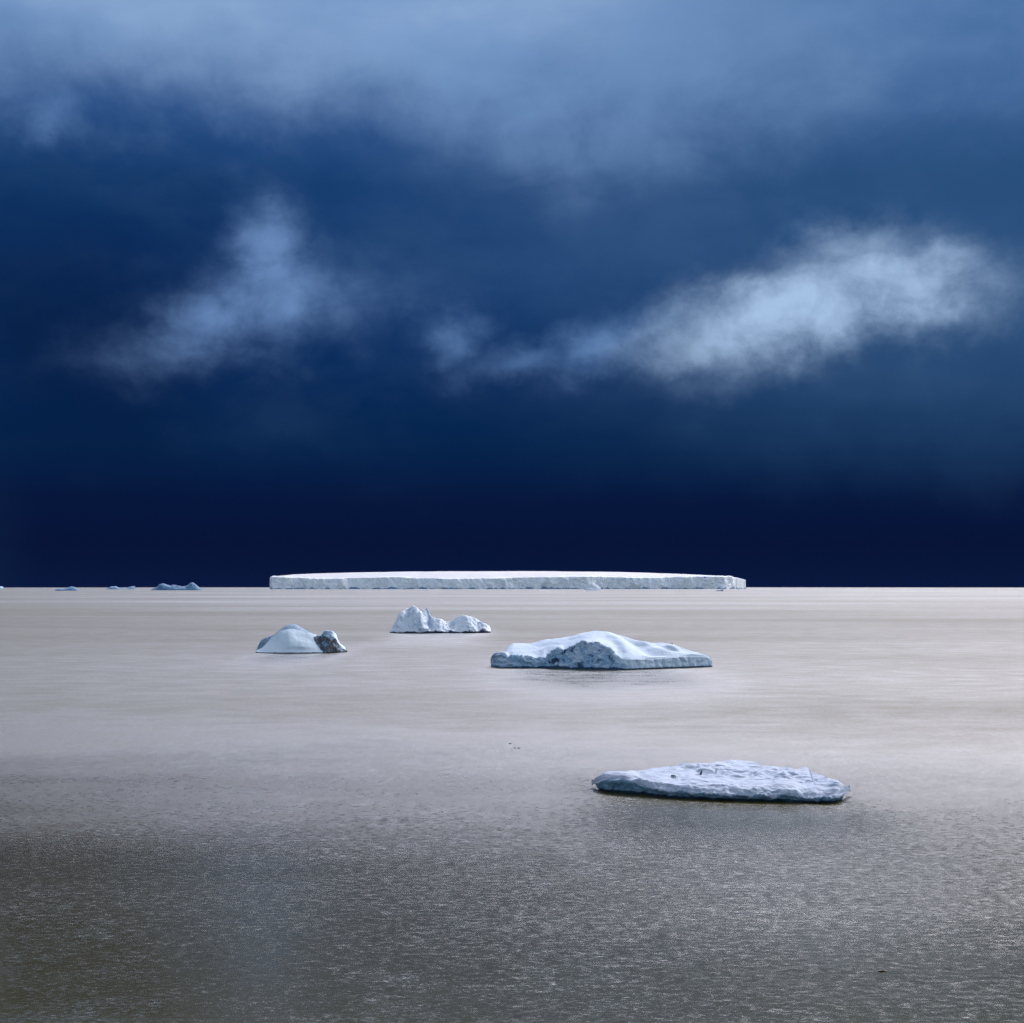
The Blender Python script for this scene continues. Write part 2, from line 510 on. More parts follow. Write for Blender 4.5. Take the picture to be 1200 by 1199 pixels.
# ------------------------------------------------------------------ rolled iceberg with the dirty end
def dirty_iceberg():
    st = Site(352, 764.4)
    nx = 420
    px = np.linspace(299.5, 405.4, nx)
    xs = np.array([st.x(p) for p in px])
    sil = curve([(299.5, 763.4), (300.6, 760), (302, 756.5), (305, 750.5), (311, 746.3), (317, 744.4), (322.5, 742), (330, 735.3), (336, 732), (341, 730.9), (344, 731), (350, 733.6),
                 (357.5, 738), (363, 740.6), (367.5, 742.4), (372, 743.3), (375, 743), (378, 741), (380, 739.6), (383, 738.9), (386, 739.2), (389, 740), (393, 743), (396, 750.5),
                 (400, 756), (404.6, 760), (405.4, 763.2)])(px)
    base = curve([(299.5, 763.5), (310, 764.2), (380, 765), (405.4, 763.5)])(px)
    snowline = curve([(299.5, 763.4), (301, 761.5), (307, 759), (312, 754), (317.5, 747), (322, 743.4), (326, 740), (333, 737.6), (340, 736.2), (350, 737.6), (357, 739.6), (364, 741.4),
                      (368, 743), (405, 752)])(px)
    endk = np.clip(1 - np.abs((px - 352.4) / 53.2) ** 2.4, 0, 1) ** 0.5
    one = np.ones_like(xs)
    yf = -8 * endk
    yf = np.minimum(yf, 0) + 0.0
    ysn = yf + 2 + 5 * endk
    ycr = ysn + 1.0 + 5 * endk * sstep(372, 360, px) + 1.5 * sstep(372, 385, px) * endk
    ybk = ycr + 2 + 6 * endk
    zcr = np.maximum(np.array([st.z(r, y) for r, y in zip(sil, ycr)]), 0.4)
    zsn = np.clip(np.array([st.z(r, y) for r, y in zip(snowline, ysn)]), 0.3, None)
    zsn = np.minimum(zsn, zcr - 0.08)
    zsn = np.where(px > 370, np.minimum(zcr * 0.86, zcr - .08), zsn)
    toe = curve([(299, .5), (330, .42), (345, .50), (372, .45), (406, .5)])(px)
    secs = [(yf + 0.5, -1.5 * one), (yf + 0.4, 0 * one), (yf, 0.25 + 0 * one), (yf + (ysn - yf) * 0.4, zsn * toe + 0.1), (yf + (ysn - yf) * .75, zsn * 0.82),
            (ysn, zsn), (ysn + (ycr - ysn) * .5, zsn + (zcr - zsn) * .72), (ycr, zcr), (ycr + (ybk - ycr) * .6, zcr * .5), (ybk, 0 * one), (ybk, -1.5 * one)]
    g, par = loft_grid(xs, secs, [3, 4, 22, 16, 10, 12, 10, 10, 8, 3], 3)
    P = par[None, :] + 0 * xs[:, None]
    PX = px[:, None] + 0 * P
    X, Z = g[..., 0], g[..., 2]
    # row at which each point shows in the photograph's elevation, as a local height measure
    zp = Z + g[..., 1] * 0.045
    ROW = 764.6 - zp / st.s
    t = np.clip((P - 2) / 3, 0, 1)
    roll = lambda c, w: np.exp(-((PX - c) / w) ** 2)
    snow = sstep(2.0, 2.6, P) * sstep(5.0, 4.6, P)
    g[..., 1] -= snow * (1.3 * roll(338, 9) * np.sin(np.pi * t) - 1.1 * roll(322, 8) * np.sin(np.pi * t) + 1.0 * roll(352, 12) * sstep(.6, .2, t) * sstep(0, .2, t))
    notch = 1.5 * roll(374, 4.5) * sstep(2.5, 4, P) * sstep(9, 7.5, P)
    g[..., 2] -= notch * 0.25
    # the sediment end: polygon read as a region of the ice
    left = np.interp(ROW, [744, 747, 750, 756, 760, 766], [372, 368.5, 369, 372, 375, 379.5])
    jag = 3.0 * fbm(g / 1.8 + 11, 4)
    dirt = sstep(-1.0, 1.2, PX - left + 0.5 * jag) * sstep(744.0, 749.5, jag + ROW + 0.10 * (PX - 372) * (PX < 382) - 1.5 * (PX > 380))
    dirt = dirt * sstep(1.2, -1.2, PX - np.interp(ROW, [738, 744, 750, 756, 761, 764], [387, 390.5, 392.5, 396, 401, 406]) - 0.4 * jag) * sstep(8, 7.2, P)
    dirt = np.clip(dirt, 0, 1) * (0.80 + 0.35 * fbm(g / 1.5, 4))
    dirt = dirt * (1 - 0.6 * sstep(0.0, 0.5, fbm(g / 2.6 + 21, 3)))
    bluecap = sstep(4.75, 5.15, P) * sstep(9, 8.2, P) * sstep(372, 366, PX)
    bluehead = sstep(376, 381, PX) * sstep(2.4, 4.0, P) * (1 - sstep(388, 391, PX)) * 0.62
    nrm = grid_normals(g)
    rmask = sstep(.5, 2, P) * sstep(10, 9, P)
    rough = dirt * (ridged(g / 2.4, 4, .55) * 0.35)
    d = rmask * (rough + snow * fbm(g / 3.5, 4) * 0.16 + bluecap * fbm(g / 4, 2) * 0.1 + sstep(374, 380, PX) * ridged(g / 2.0, 4) * 0.16)
    g2 = g + nrm * d[..., None]
    z2 = g2[..., 2]
    bare = np.clip(bluecap * 1.2 + bluehead + 0.75 * (dirt > 0.02), 0, 1.2) + 0.05
    wet = sstep(0.42, 0.08, z2 - 0.15 * fbm(g / 2, 3)) * 0.9
    o = grid_mesh('iceberg', g2, {'bare': bare, 'wet': wet, 'dirt': dirt}, MAT_ROLL)
    put(o, st)
    tag(o, 'rounded snowy iceberg with a blue crown and a dark sediment-stained right end', 'iceberg')


dirty_iceberg()


# ------------------------------------------------------------------ ice floe
def ice_floe():
    st = Site(845, 938.0)
    nx = 820
    px = 845 + 151.8 * np.sin(np.linspace(-1, 1, nx) * math.pi / 2 * 0.985) / math.sin(math.pi / 2 * 0.985)
    xs = np.array([st.x(p) for p in px])
    sil = curve([(693, 922.5), (694, 919), (697, 914.8), (703, 910.5), (712.6, 907), (734, 905), (759, 902), (779, 898.4), (799, 895.8), (812, 894), (830, 893), (845, 890.4),
                 (861, 888.8), (880, 889), (889, 890.2), (893, 893.2), (904, 895.2), (925, 896.5), (942, 897.8), (951, 898.2), (954, 902.5), (967.5, 907), (982, 913), (990, 917.5), (995, 919.6), (997, 922)])(px)
    edge = curve([(693, 924), (697, 920.5), (706, 917.5), (715, 917), (732, 916.5), (745, 919), (759, 923), (772, 925), (793, 928), (815, 928.5), (849, 930), (880, 930.5), (900, 930),
                  (915, 928), (925, 929), (939, 932.5), (960, 932.5), (975, 931), (990, 926), (997, 922.5)])(px)
    base = curve([(693, 926), (700, 929), (707, 930.6), (725, 932), (748, 933.4), (779, 936), (815, 937.6), (849, 938.6), (900, 938.8), (950, 939), (975, 938.4), (988, 935), (997, 929)])(px)
    yf = np.array([dist_of(b, 845) for b in base]) - st.d
    one = np.ones_like(xs)
    zlip = np.array([st.z(r, y) for r, y in zip(edge, yf)])
    zlip = np.maximum(zlip, 0.35)
    ends = sstep(693, 708, px) * sstep(997, 978, px)
    ztop = zlip + 0.25 + 0.55 * ends
    zbk = np.maximum(1.35 + 0.55 * ends, ztop * 0.9)
    ybk = np.array([st.y_at(r, z) for r, z in zip(sil, zbk)])
    tt = np.abs(px - 845) / 151.9
    ybk = yf + np.maximum(ybk - yf, 0.4) * np.clip(1 - tt ** 14, 0.02, 1) ** 0.5
    zbk = np.array([st.z(r, y) for r, y in zip(sil, ybk)])
    zlip = np.minimum(zlip, np.maximum(zbk - 0.05, 0.3))
    ztop = np.minimum(ztop, np.maximum(zbk + 0.05, 0.35))
    xs = xs * (1 + 0.5 * (yf + ybk) / st.d)
    under = 0.25 + 0.35 * ends + 0.9 * (1 - ends)
    zb = np.where(px < 800, 0.75 - 1.6 * sstep(695, 709, px), 0.95 - 1.8 * sstep(996, 976, px))
    zlow = np.maximum(zb, 0.0) + 0.12
    L = ybk - yf
    fr = lambda k: yf + L * k
    r1 = np.minimum(0.9, L * 0.18)
    r2 = np.minimum(2.4, L * 0.35)
    secs = [(yf + under + 0.3, zb), (yf + under, np.maximum(zb, -0.25)), (yf + under * 0.45, np.maximum(zlow + .1, zlip * 0.35)), (yf, zlip * 0.85), (yf + 0.22 * np.minimum(1, L), zlip + 0.03),
            (yf + r1, zlip + (ztop - zlip) * 0.55), (yf + r2, zlip + (ztop - zlip) * 0.92), (fr(0.6), ztop + (zbk - ztop) * 0.5 + 0.05), (ybk - 0.05 * L, zbk - 0.02),
            (ybk, zbk - 0.35), (ybk - 0.3 * np.minimum(1, L), np.maximum(zb, -0.2)), (ybk - 0.4 * np.minimum(1, L), zb)]
    cnt = [3, 8, 12, 8, 12, 18, 90, 90, 8, 6, 4]
    g, par = loft_grid(xs, secs, cnt, 2)
    P = par[None, :] + 0 * xs[:, None]
    PX = px[:, None] + 0 * P
    top = sstep(3.6, 4.6, P) * sstep(8.8, 8.0, P)
    face = sstep(0.6, 1.8, P) * sstep(4.2, 3.4, P)
    fadeL = np.clip(L / 3, 0, 1)[:, None]
    S = np.stack([g[..., 0] / 2.5, g[..., 1] / 1.9, 0 * P], -1)
    S = S + 0.5 * np.stack([perlin(S * 0.6 + 3), perlin(S * 0.6 + 13), 0 * P], -1)
    hum = fbm(S, 3, 0.5) * 0.30 + ridged(S * 1.1 + 4, 2, 0.4) * 0.07 + fbm(S * 0.33 + 8, 2) * 0.25
    small = fbm(S * 4.5, 2, .5) * 0.02
    calm_ = (0.6 + 0.75 * sstep(-0.35, 0.45, fbm(S * 0.22 + 31, 2)))
    hum, small = hum * calm_, small * calm_
    hollow = -0.55 * np.exp(-(((PX - 800) / 70) ** 2)) * np.exp(-(((P - 6.15) / 0.22) ** 2)) * 0.5
    g[..., 2] += top * fadeL * (hum + small + hollow)
    nrm = grid_normals(g)
    sc_ = np.abs(np.sin(g[..., 0] * 1.9 + 3.0 * perlin(g / 2.2))) ** 0.7
    d = face * (0.16 * (sc_ - 0.5) + 0.20 * fbm(g / 1.1, 4) + 0.25 * fbm(g / 3.5, 2)) * sstep(0, 1.4, P)
    rollm = sstep(3.2, 4.2, P) * sstep(6.2, 5, P)
    d = d + rollm * 0.16 * fbm(g / 1.4 + 2, 3)
    d = d * fadeL
    g2 = g + nrm * d[..., None]
    z2 = g2[..., 2]
    bareline = 3.0 + 0.75 * fbm(np.stack([g[..., 0] / 1.3, g[..., 0] * 0, g[..., 0] * 0], -1), 4)
    leftb = np.exp(-(((PX - 732) / 18) ** 2)) * 1.2
    bare = sstep(0.25, -0.35, P - bareline - leftb) * sstep(-1, 0.2, P) * 1.0
    bare = bare + 0.42 * sstep(6.0, 4.6, P) * sstep(2.5, 3.5, P) * (0.8 + 0.5 * fbm(g / 1.6 + 7, 3))  # bluish shade of the rolled front edge, put into the colour as bare ice
    bare = np.where(P > 9, 0.8, bare)
    wet = sstep(0.42, 0.12, z2 - 0.22 * fbm(g / 1.2, 3)) + 0.45 * sstep(2.3, 1.2, P) * (P < 5)
    wet = wet * np.where(P > 4, 0.0, 1.0)
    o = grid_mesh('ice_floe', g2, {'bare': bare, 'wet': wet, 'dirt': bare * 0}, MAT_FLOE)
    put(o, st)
    tag(o, 'flat snow-covered ice floe with dark teal undercut edge, closest ice in the foreground', 'ice floe')
    return st, o


st_floe, floe = ice_floe()


# ------------------------------------------------------------------ small and far ice
def small_ice(name, pyb, px0, px1, prof, depth, mat, label, cat, rough=0.08, bare0=0.4, wet0=0.0, nx=160, group=None):
    pc = 0.5 * (px0 + px1)
    st = Site(pc, pyb)
    px = np.linspace(px0, px1, nx)
    xs = np.array([st.x(p) for p in px])
    z = np.maximum((pyb - curve(prof)(px)) * st.s, 0.02 * depth)
    W = xs[-1] - xs[0]
    e = np.clip(1 - np.abs(np.linspace(-1, 1, nx)) ** 2.2, 0.002, 1) ** 0.5
    one = np.ones_like(xs)
    yf, yb = -depth * 0.45 * e, depth * 0.55 * e
    wob = depth * 0.12 * perlin(np.stack([xs / W * 7, one * (pc % 7), one], -1)) * e
    yc = wob
    secs = [(yf, -0.1 * depth * one), (yf - 0.01 * depth, 0 * one), (yf + 0.25 * (yc - yf), z * 0.5), (yf + 0.6 * (yc - yf), z * 0.86), (yc, z), (yb * 0.8, z * 0.5), (yb, 0 * one), (yb, -0.1 * depth * one)]
    g, par = loft_grid(xs, secs, [2, 8, 8, 8, 8, 6, 2], 2)
    P = par[None, :] + 0 * xs[:, None]
    nrm = grid_normals(g)
    zm = max(z.max(), 1e-3)
    d = (ridged(g / (zm * 1.1), 4) * 0.6 + fbm(g / (zm * 0.5) + pc, 3) * 0.5) * zm * rough * sstep(.3, 1.6, P) * sstep(7, 6, P)
    g2 = g + nrm * d[..., None] * e[:, None, None]
    z2 = g2[..., 2]
    bare = bare0 + 0.3 * fbm(g / (zm * 0.8), 3)
    wet = wet0 + 0.6 * sstep(zm * 0.16, zm * 0.02, z2)
    o = grid_mesh(name, g2, {'bare': bare, 'wet': wet, 'dirt': bare * 0}, mat)
    put(o, st)
    tag(o, label, cat, group)
    return st


small_ice('iceberg', 691.7, 176.2, 237.2, [(176.2, 691.3), (180, 689.8), (184, 688), (187, 684.9), (190, 684.6), (194, 685.4), (200, 687), (203, 686.1), (207, 686.9), (213, 687.7),
          (217, 687.6), (221, 685.4), (224.6, 683.2), (228, 685), (232, 687.6), (235, 690), (237.2, 691.5)], 110, MAT_BLUE,
          'far blue iceberg with two pointed humps, largest of the small ones on the left horizon', 'iceberg', rough=0.10)
small_ice('iceberg', 690.6, 124, 158.6, [(124, 690.3), (127, 688.9), (130, 687.8), (135, 687.3), (138, 688.5), (141, 689.6), (147, 689.5), (151, 688.4), (155, 687.2), (158, 687.2), (158.6, 690)], 120, MAT_BLUE,
          'tiny far blue iceberg with a hollow middle, on the left horizon', 'iceberg', rough=0.08)
small_ice('iceberg', 692.3, 64, 92.4, [(64, 692), (65.5, 690.6), (69, 690.2), (76, 689.8), (80, 688.8), (84, 687.9), (88, 688.6), (91.5, 691), (92.4, 692.2)], 70, MAT_BLUE,
          'tiny far grey-blue iceberg shaped like a low whaleback near the left edge', 'iceberg', rough=0.07, bare0=0.2)
small_ice('iceberg', 689.6, -22, 4.2, [(-22, 689), (-18, 688), (0, 687.5), (3.6, 687.8), (4.2, 689.5)], 160, MAT_BERG,
          'thin pale sliver of ice cut off by the left edge of the picture', 'iceberg', rough=0.04, bare0=0.8, wet0=0.1)
small_ice('iceberg', 691.0, 685, 704.6, [(685, 690.5), (688, 686), (691, 683.6), (694, 683.2), (698, 685), (701, 687.6), (704.6, 690.8)], 40, MAT_TABLE,
          'small rounded blue iceberg against the cliff foot of the tabular iceberg', 'iceberg', rough=0.10, bare0=1.0, wet0=0.33)
small_ice('ice_slab', 691.9, 685.5, 704.9, [(685.5, 691.6), (686.5, 690.3), (691, 689.9), (700, 690.1), (704, 690.6), (704.9, 691.8)], 22, MAT_PALE,
          'low flat pale ice slab floating before the small rounded blue iceberg', 'ice slab', rough=0.05)
small_ice('ice_slab', 692.7, 838.6, 847.8, [(838.6, 692.6), (840.5, 691.6), (844, 691.3), (847.4, 690.6), (847.8, 692.5)], 16, MAT_BERG,
          'tiny grey ice slab floating off the right end of the tabular iceberg', 'ice slab', rough=0.08, bare0=0.9, wet0=0.35)

# ------------------------------------------------------------------ penguins and birds
def feather_material():
    m, g, p = new_mat('penguin_feathers')
    tc = g.node('ShaderNodeTexCoord').outputs['Object']
    x, y, z = g.xyz(tc)
    bib = g.mul(g.smooth(g.sub(x, g.mul(g.m('ABSOLUTE', y), 0.55)), 0.005, 0.03), g.smooth(z, 0.47, 0.44), g.smooth(z, 0.03, 0.06), g.smooth(g.m('ABSOLUTE', y), 0.115, 0.10))
    beak = g.mul(g.smooth(x, 0.115, 0.125), g.smooth(z, 0.46, 0.48))
    c = g.mix(bib, (0.012, 0.013, 0.018), (0.78, 0.78, 0.76))
    c = g.mix(beak, c, (0.09, 0.03, 0.02))
    g.put(p.inputs['Base Color'], c)
    p.inputs['Roughness'].default_value = 0.6
    return m


MAT_PENG = feather_material()


def skin_mesh(name, verts, edges, radii, mat, root=0, sub=2):
    me = bpy.data.meshes.new(name + '_skeleton')
    me.from_pydata(verts, edges, [])
    o = bpy.data.objects.new(name, me)
    col.objects.link(o)
    mod = o.modifiers.new('skin', 'SKIN')
    for i, r in enumerate(radii):
        sv = me.skin_vertices[0].data[i]
        sv.radius = r if isinstance(r, tuple) else (r, r)
        sv.use_root = i == root
    s = o.modifiers.new('smooth', 'SUBSURF')
    s.levels = s.render_levels = sub
    dg = bpy.context.evaluated_depsgraph_get()
    m2 = bpy.data.meshes.new_from_object(o.evaluated_get(dg))
    m2.name = name
    o.modifiers.clear()
    o.data = m2
    bpy.data.meshes.remove(me)
    m2.materials.clear()
    m2.materials.append(mat)
    m2.polygons.foreach_set('use_smooth', [True] * len(m2.polygons))
    return o


def penguin_bones(lying=False):
    # standing penguin 0.62 m tall, facing +x
    v = [(0.00, 0, 0.18), (0.01, 0, 0.30), (0.012, 0, 0.40), (0.02, 0, 0.475), (0.035, 0, 0.54), (0.09, 0, 0.535), (0.15, 0, 0.52),
         (-0.03, 0, 0.09), (-0.11, 0, 0.035), (-0.16, 0, 0.01),
         (0.00, 0.12, 0.38), (-0.02, 0.17, 0.26), (-0.05, 0.175, 0.16),
         (0.00, -0.12, 0.38), (-0.02, -0.17, 0.26), (-0.05, -0.175, 0.16),
         (0.01, 0.06, 0.06), (0.06, 0.07, 0.012), (0.11, 0.075, 0.01),
         (0.01, -0.06, 0.06), (0.06, -0.07, 0.012), (0.11, -0.075, 0.01)]
    e = [(0, 1), (1, 2), (2, 3), (3, 4), (4, 5), (5, 6), (0, 7), (7, 8), (8, 9), (2, 10), (10, 11), (11, 12), (2, 13), (13, 14), (14, 15),
         (7, 16), (16, 17), (17, 18), (7, 19), (19, 20), (20, 21)]
    r = [0.125, 0.125, 0.095, 0.062, 0.062, 0.028, 0.010, 0.085, 0.035, 0.012, 0.028, 0.026, 0.012, 0.028, 0.026, 0.012,
         0.04, 0.022, 0.014, 0.04, 0.022, 0.014]
    return v, e, r


def penguin(label, site, px, py, zfoot, turn, lean=0.0, size=1.0, group=None):
    v, e, r = penguin_bones()
    o = skin_mesh('penguin', v, e, r, MAT_PENG)
    d = site.d
    o.scale = (size,) * 3
    tag(o, label, 'penguin', group)
    return o


def surface_point(obj, px, py):
    """first point of obj's surface seen along a ray through a picture point"""
    up = (599.5 - py) / F
    d = Vector(((px - 600) / F, math.cos(PITCH) - up * math.sin(PITCH), math.sin(PITCH) + up * math.cos(PITCH))).normalized()
    bpy.context.view_layer.update()
    mw = obj.matrix_world.inverted()
    o0 = mw @ Vector((0, 0, H))
    dd = (mw.to_3x3() @ d).normalized()
    ok, p, n, i = obj.ray_cast(o0, dd)
    if not ok:
        raise RuntimeError('no surface at %s %s' % (px, py))
    return obj.matrix_world @ p


PENGUINS = 'penguins resting on the ice'
from mathutils import Euler
p1 = penguin('penguin standing upright in profile on the flat ice floe', st_floe, 0, 0, 0, 0, group=PENGUINS)
p1.location = surface_point(floe, 821.2, 908.2)
p1.rotation_euler = (0, math.radians(12), math.radians(12))
p2 = penguin('dark penguin lying flat on its belly on the flat ice floe', st_floe, 0, 0, 0, 0, group=PENGUINS)
p2.location = surface_point(floe, 786.5, 910.6) + Vector((0, 0, 0.11))
p2.rotation_euler = (0, math.radians(82), math.radians(-15))
p3 = penguin('penguin facing the viewer with its white front, farthest back on the flat ice floe', st_floe, 0, 0, 0, 0, size=0.85, group=PENGUINS)
p3.location = surface_point(floe, 839.6, 905.4)
p3.rotation_euler = (0, 0, math.radians(-75))
large = [o for o in bpy.data.objects if o.get('label', '').startswith('broad low')][0]
p4 = penguin('lone penguin standing on the crest of the broad low iceberg', st_large, 0, 0, 0, 0, size=1.15, group=PENGUINS)
p4.location = surface_point(large, 787.5, 755.4)
p4.rotation_euler = (0, 0, math.radians(170))


def bird_material():
    m, g, p = new_mat('petrel_feathers')
    tc = g.node('ShaderNodeTexCoord').outputs['Object']
    n = g.noise(tc, 14, 4)
    g.put(p.inputs['Base Color'], g.mix(n, (0.02, 0.02, 0.022), (0.075, 0.07, 0.07)))
    p.inputs['Roughness'].default_value = 0.7
    return m


MAT_BIRD = bird_material()


def seabird(label, px, py, turn, size):
    v = [(0, 0, 0.06), (0.10, 0, 0.075), (0.17, 0, 0.12), (0.20, 0, 0.18), (0.25, 0, 0.185), (0.295, 0, 0.172),
         (-0.12, 0, 0.08), (-0.24, 0, 0.10), (-0.33, 0, 0.11),
         (0.05, 0.085, 0.10), (-0.12, 0.09, 0.12), (-0.30, 0.045, 0.125), (0.05, -0.085, 0.10), (-0.12, -0.09, 0.12), (-0.30, -0.045, 0.125)]
    e = [(0, 1), (1, 2), (2, 3), (3, 4), (4, 5), (0, 6), (6, 7), (7, 8), (1, 9), (9, 10), (10, 11), (1, 12), (12, 13), (13, 14)]
    r = [0.10, 0.085, 0.05, 0.045, 0.02, 0.008, 0.085, 0.045, 0.014, 0.03, 0.032, 0.008, 0.03, 0.032, 0.008]
    o = skin_mesh('seabird', v, e, r, MAT_BIRD)
    st = Site(px, py)
    o.location = st.loc
    o.rotation_euler = (0, 0, math.radians(turn))
    o.scale = (size,) * 3
    tag(o, label, 'seabird', 'dark seabirds resting on the water')
    return o


seabird('dark seabird on the water, farthest of three beyond the flat ice floe', 597.6, 871.8, 175, 0.85)
seabird('dark seabird on the water, middle one of three beyond the flat ice floe', 603.5, 877.2, 110, 0.85)
seabird('dark seabird on the water, rightmost of three beyond the flat ice floe', 608.0, 877.2, 8, 0.8)


def driftwood():
    v = [(-0.26, 0, 0.01), (-0.12, 0.01, 0.03), (0.03, -0.01, 0.045), (0.16, 0.0, 0.04), (0.27, 0.015, 0.015)]
    e = [(0, 1), (1, 2), (2, 3), (3, 4)]
    r = [0.02, 0.045, 0.055, 0.045, 0.02]
    m, g, p = new_mat('wet_bark')
    tc = g.node('ShaderNodeTexCoord').outputs['Object']
    g.put(p.inputs['Base Color'], g.mix(g.noise(tc, 20, 4), (0.006, 0.006, 0.006), (0.02, 0.018, 0.015)))
    p.inputs['Roughness'].default_value = 0.35
    o = skin_mesh('drifting_scrap', v, e, r, m)
    st = Site(1033.5, 1138.6)
    o.location = st.loc
    tag(o, 'small dark scrap drifting low in the rippled water at the lower right', 'debris')


driftwood()

REFLECTION_PATCHES = []  # hand-placed low-roughness patches that darken the water below the ice
for px_, py_, w_, front_, k_ in ((845, 945, 150, 22, 0.12), (706, 790, 125, 80, 0.30), (516, 744, 55, 110, 0.28), (352, 768, 50, 60, 0.27)):
    st_ = Site(px_, py_)
    REFLECTION_PATCHES.append((st_.loc.x, st_.loc.y, w_ * st_.s, front_, k_))

# ------------------------------------------------------------------ sea
def sea():
    radii = np.concatenate([np.linspace(2, 60, 20)[:-1], np.geomspace(60, 15000, 150)[:-1], np.linspace(15000, 21000, 50)[:-1], np.geomspace(21000, 45000, 14)])
    na = 720
    ang = np.linspace(0, 2 * math.pi, na, endpoint=False)
    verts = [(0, 0, 0)]
    for r in radii:
        z = sea_z(r)
        verts += [(r * math.sin(a), r * math.cos(a), z) for a in ang]
    faces = [(0, 1 + (k + 1) % na, 1 + k) for k in range(na)]
    for i in range(len(radii) - 1):
        a0, b0 = 1 + i * na, 1 + (i + 1) * na
        faces += [(a0 + k, a0 + (k + 1) % na, b0 + (k + 1) % na, b0 + k) for k in range(na)]
    me = bpy.data.meshes.new('sea')
    me.from_pydata(verts, [], faces)
    me.polygons.foreach_set('use_smooth', [True] * len(me.polygons))
    m, g, p = new_mat('sea_water')
    pos = g.node('ShaderNodeNewGeometry').outputs['Position']
    x, y, z = g.xyz(pos)
    wind = g.noise(g.scale(pos, (1 / 900, 1 / 260, 0)), 1.0, 5, 0.6, 0.4)
    band = g.noise(g.scale(pos, (1 / 1000, 1 / 340, 0)), 1.0, 4, 0.65)
    gust = g.noise(g.scale(pos, (1 / 60, 1 / 40, 0)), 1.0, 4, 0.6)
    # roughness set low to darken near water, high to brighten it outward and right
    lane = g.add(y, g.mul(x, 0.22), g.mul(g.sub(gust, 0.5), 40), g.mul(g.sub(wind, 0.5), 90))
    # ripples of every size: they change both how rough the surface is and how it tilts
    rip = g.noise(g.scale(pos, (1 / 1.0, 1 / 0.6, 0)), 1.0, 4, 0.68, 0.1)
    yw = g.add(y, g.mul(g.sub(gust, 0.5), 70), g.mul(g.sub(wind, 0.5), 160), g.mul(x, 0.06))
    zones = g.add(g.mul(g.smooth(yw, 214, 228), g.smooth(yw, 340, 270), 0.07), g.mul(g.smooth(yw, 520, 700), g.smooth(yw, 1900, 1300), 0.08),
                  g.mul(g.smooth(yw, 300, 340), g.smooth(yw, 520, 430), -0.02))
    # smooth patches added in front of the floating ice to darken its reflections
    patch_smooth = 0.0
    for lx, ly, rx, ry, k in REFLECTION_PATCHES:
        ex = g.mul(g.add(x, -lx, g.mul(g.sub(gust, 0.5), rx * 0.5)), 1 / rx)
        ey = g.mul(g.add(y, -ly, g.mul(g.sub(gust, 0.5), ry * 0.5)), 1 / ry)
        q = g.add(g.m('POWER', g.m('ABSOLUTE', ex), 4.0), g.mul(ey, ey))
        e = g.mul(g.m('EXPONENT', g.mul(q, -1.0)), k)
        patch_smooth = e if patch_smooth == 0.0 else g.add(patch_smooth, e)
    rough_ramp = g.node('ShaderNodeMapRange')
    g.put(rough_ramp.inputs['Value'], lane)
    for k_, v_ in (('From Min', 40.0), ('From Max', 320.0), ('To Min', 0.11), ('To Max', 0.57)): rough_ramp.inputs[k_].default_value = v_
    ruf = g.add(g.mul(patch_smooth, -1.0), zones, rough_ramp.outputs['Result'], g.mul(g.sub(wind, 0.5), 0.30), g.mul(g.sub(band, 0.5), 0.45), g.mul(g.sub(rip, 0.5), 0.36))
    p.inputs['Base Color'].default_value = (0.047, 0.039, 0.004, 1)
    p.inputs['IOR'].default_value = 1.46
    tilt = g.noise(g.scale(pos, (1 / 0.34, 1 / 0.18, 0)), 1.0, 3, 0.6, 0.15, color=True)
    rip2 = g.noise(g.scale(pos, (1 / 13, 1 / 8, 0)), 1.0, 4, 0.66, 0.1)
    swell = g.noise(g.scale(pos, (1 / 4.5, 1 / 3.0, 0)), 1.0, 3, 0.55, 0.1)
    ta, tb, tc_ = g.xyz(tilt)
    ruf = g.add(ruf, g.mul(g.sub(rip2, 0.5), g.smooth(y, 140, 280, 0.08, 0.34)))
    g.put(p.inputs['Roughness'], g.m('MINIMUM', g.m('MAXIMUM', ruf, 0.12), 0.8))
    amp = g.mul(g.m('MINIMUM', g.m('DIVIDE', 230.0, g.m('MAXIMUM', y, 230.0)), 1.0), g.smooth(y, 60, 150, 0.75, 1.0), g.add(0.6, g.mul(gust, 0.8)), g.m('MAXIMUM', g.sub(1.0, g.mul(patch_smooth, 2.4)), 0.2))
    sx = g.mul(g.sub(ta, 0.5), amp, 0.35)
    sy = g.mul(g.add(g.mul(g.sub(tb, 0.5), 0.27), g.mul(g.sub(swell, 0.5), 0.08), g.mul(g.sub(rip2, 0.5), 0.10)), amp)
    nrm = g.node('ShaderNodeVectorMath', operation='NORMALIZE')
    g.put(nrm.inputs[0], g.vec(sx, sy, 1.0))
    g.put(p.inputs['Normal'], nrm.outputs[0])
    me.materials.append(m)
    o = bpy.data.objects.new('sea', me)
    col.objects.link(o)
    tag(o, kind='structure')


sea()

# ------------------------------------------------------------------ sky: storm front ahead, added bright band above the view
SUN_AZ = math.radians(75)      # to the right of the view
SUN_EL = math.radians(36)


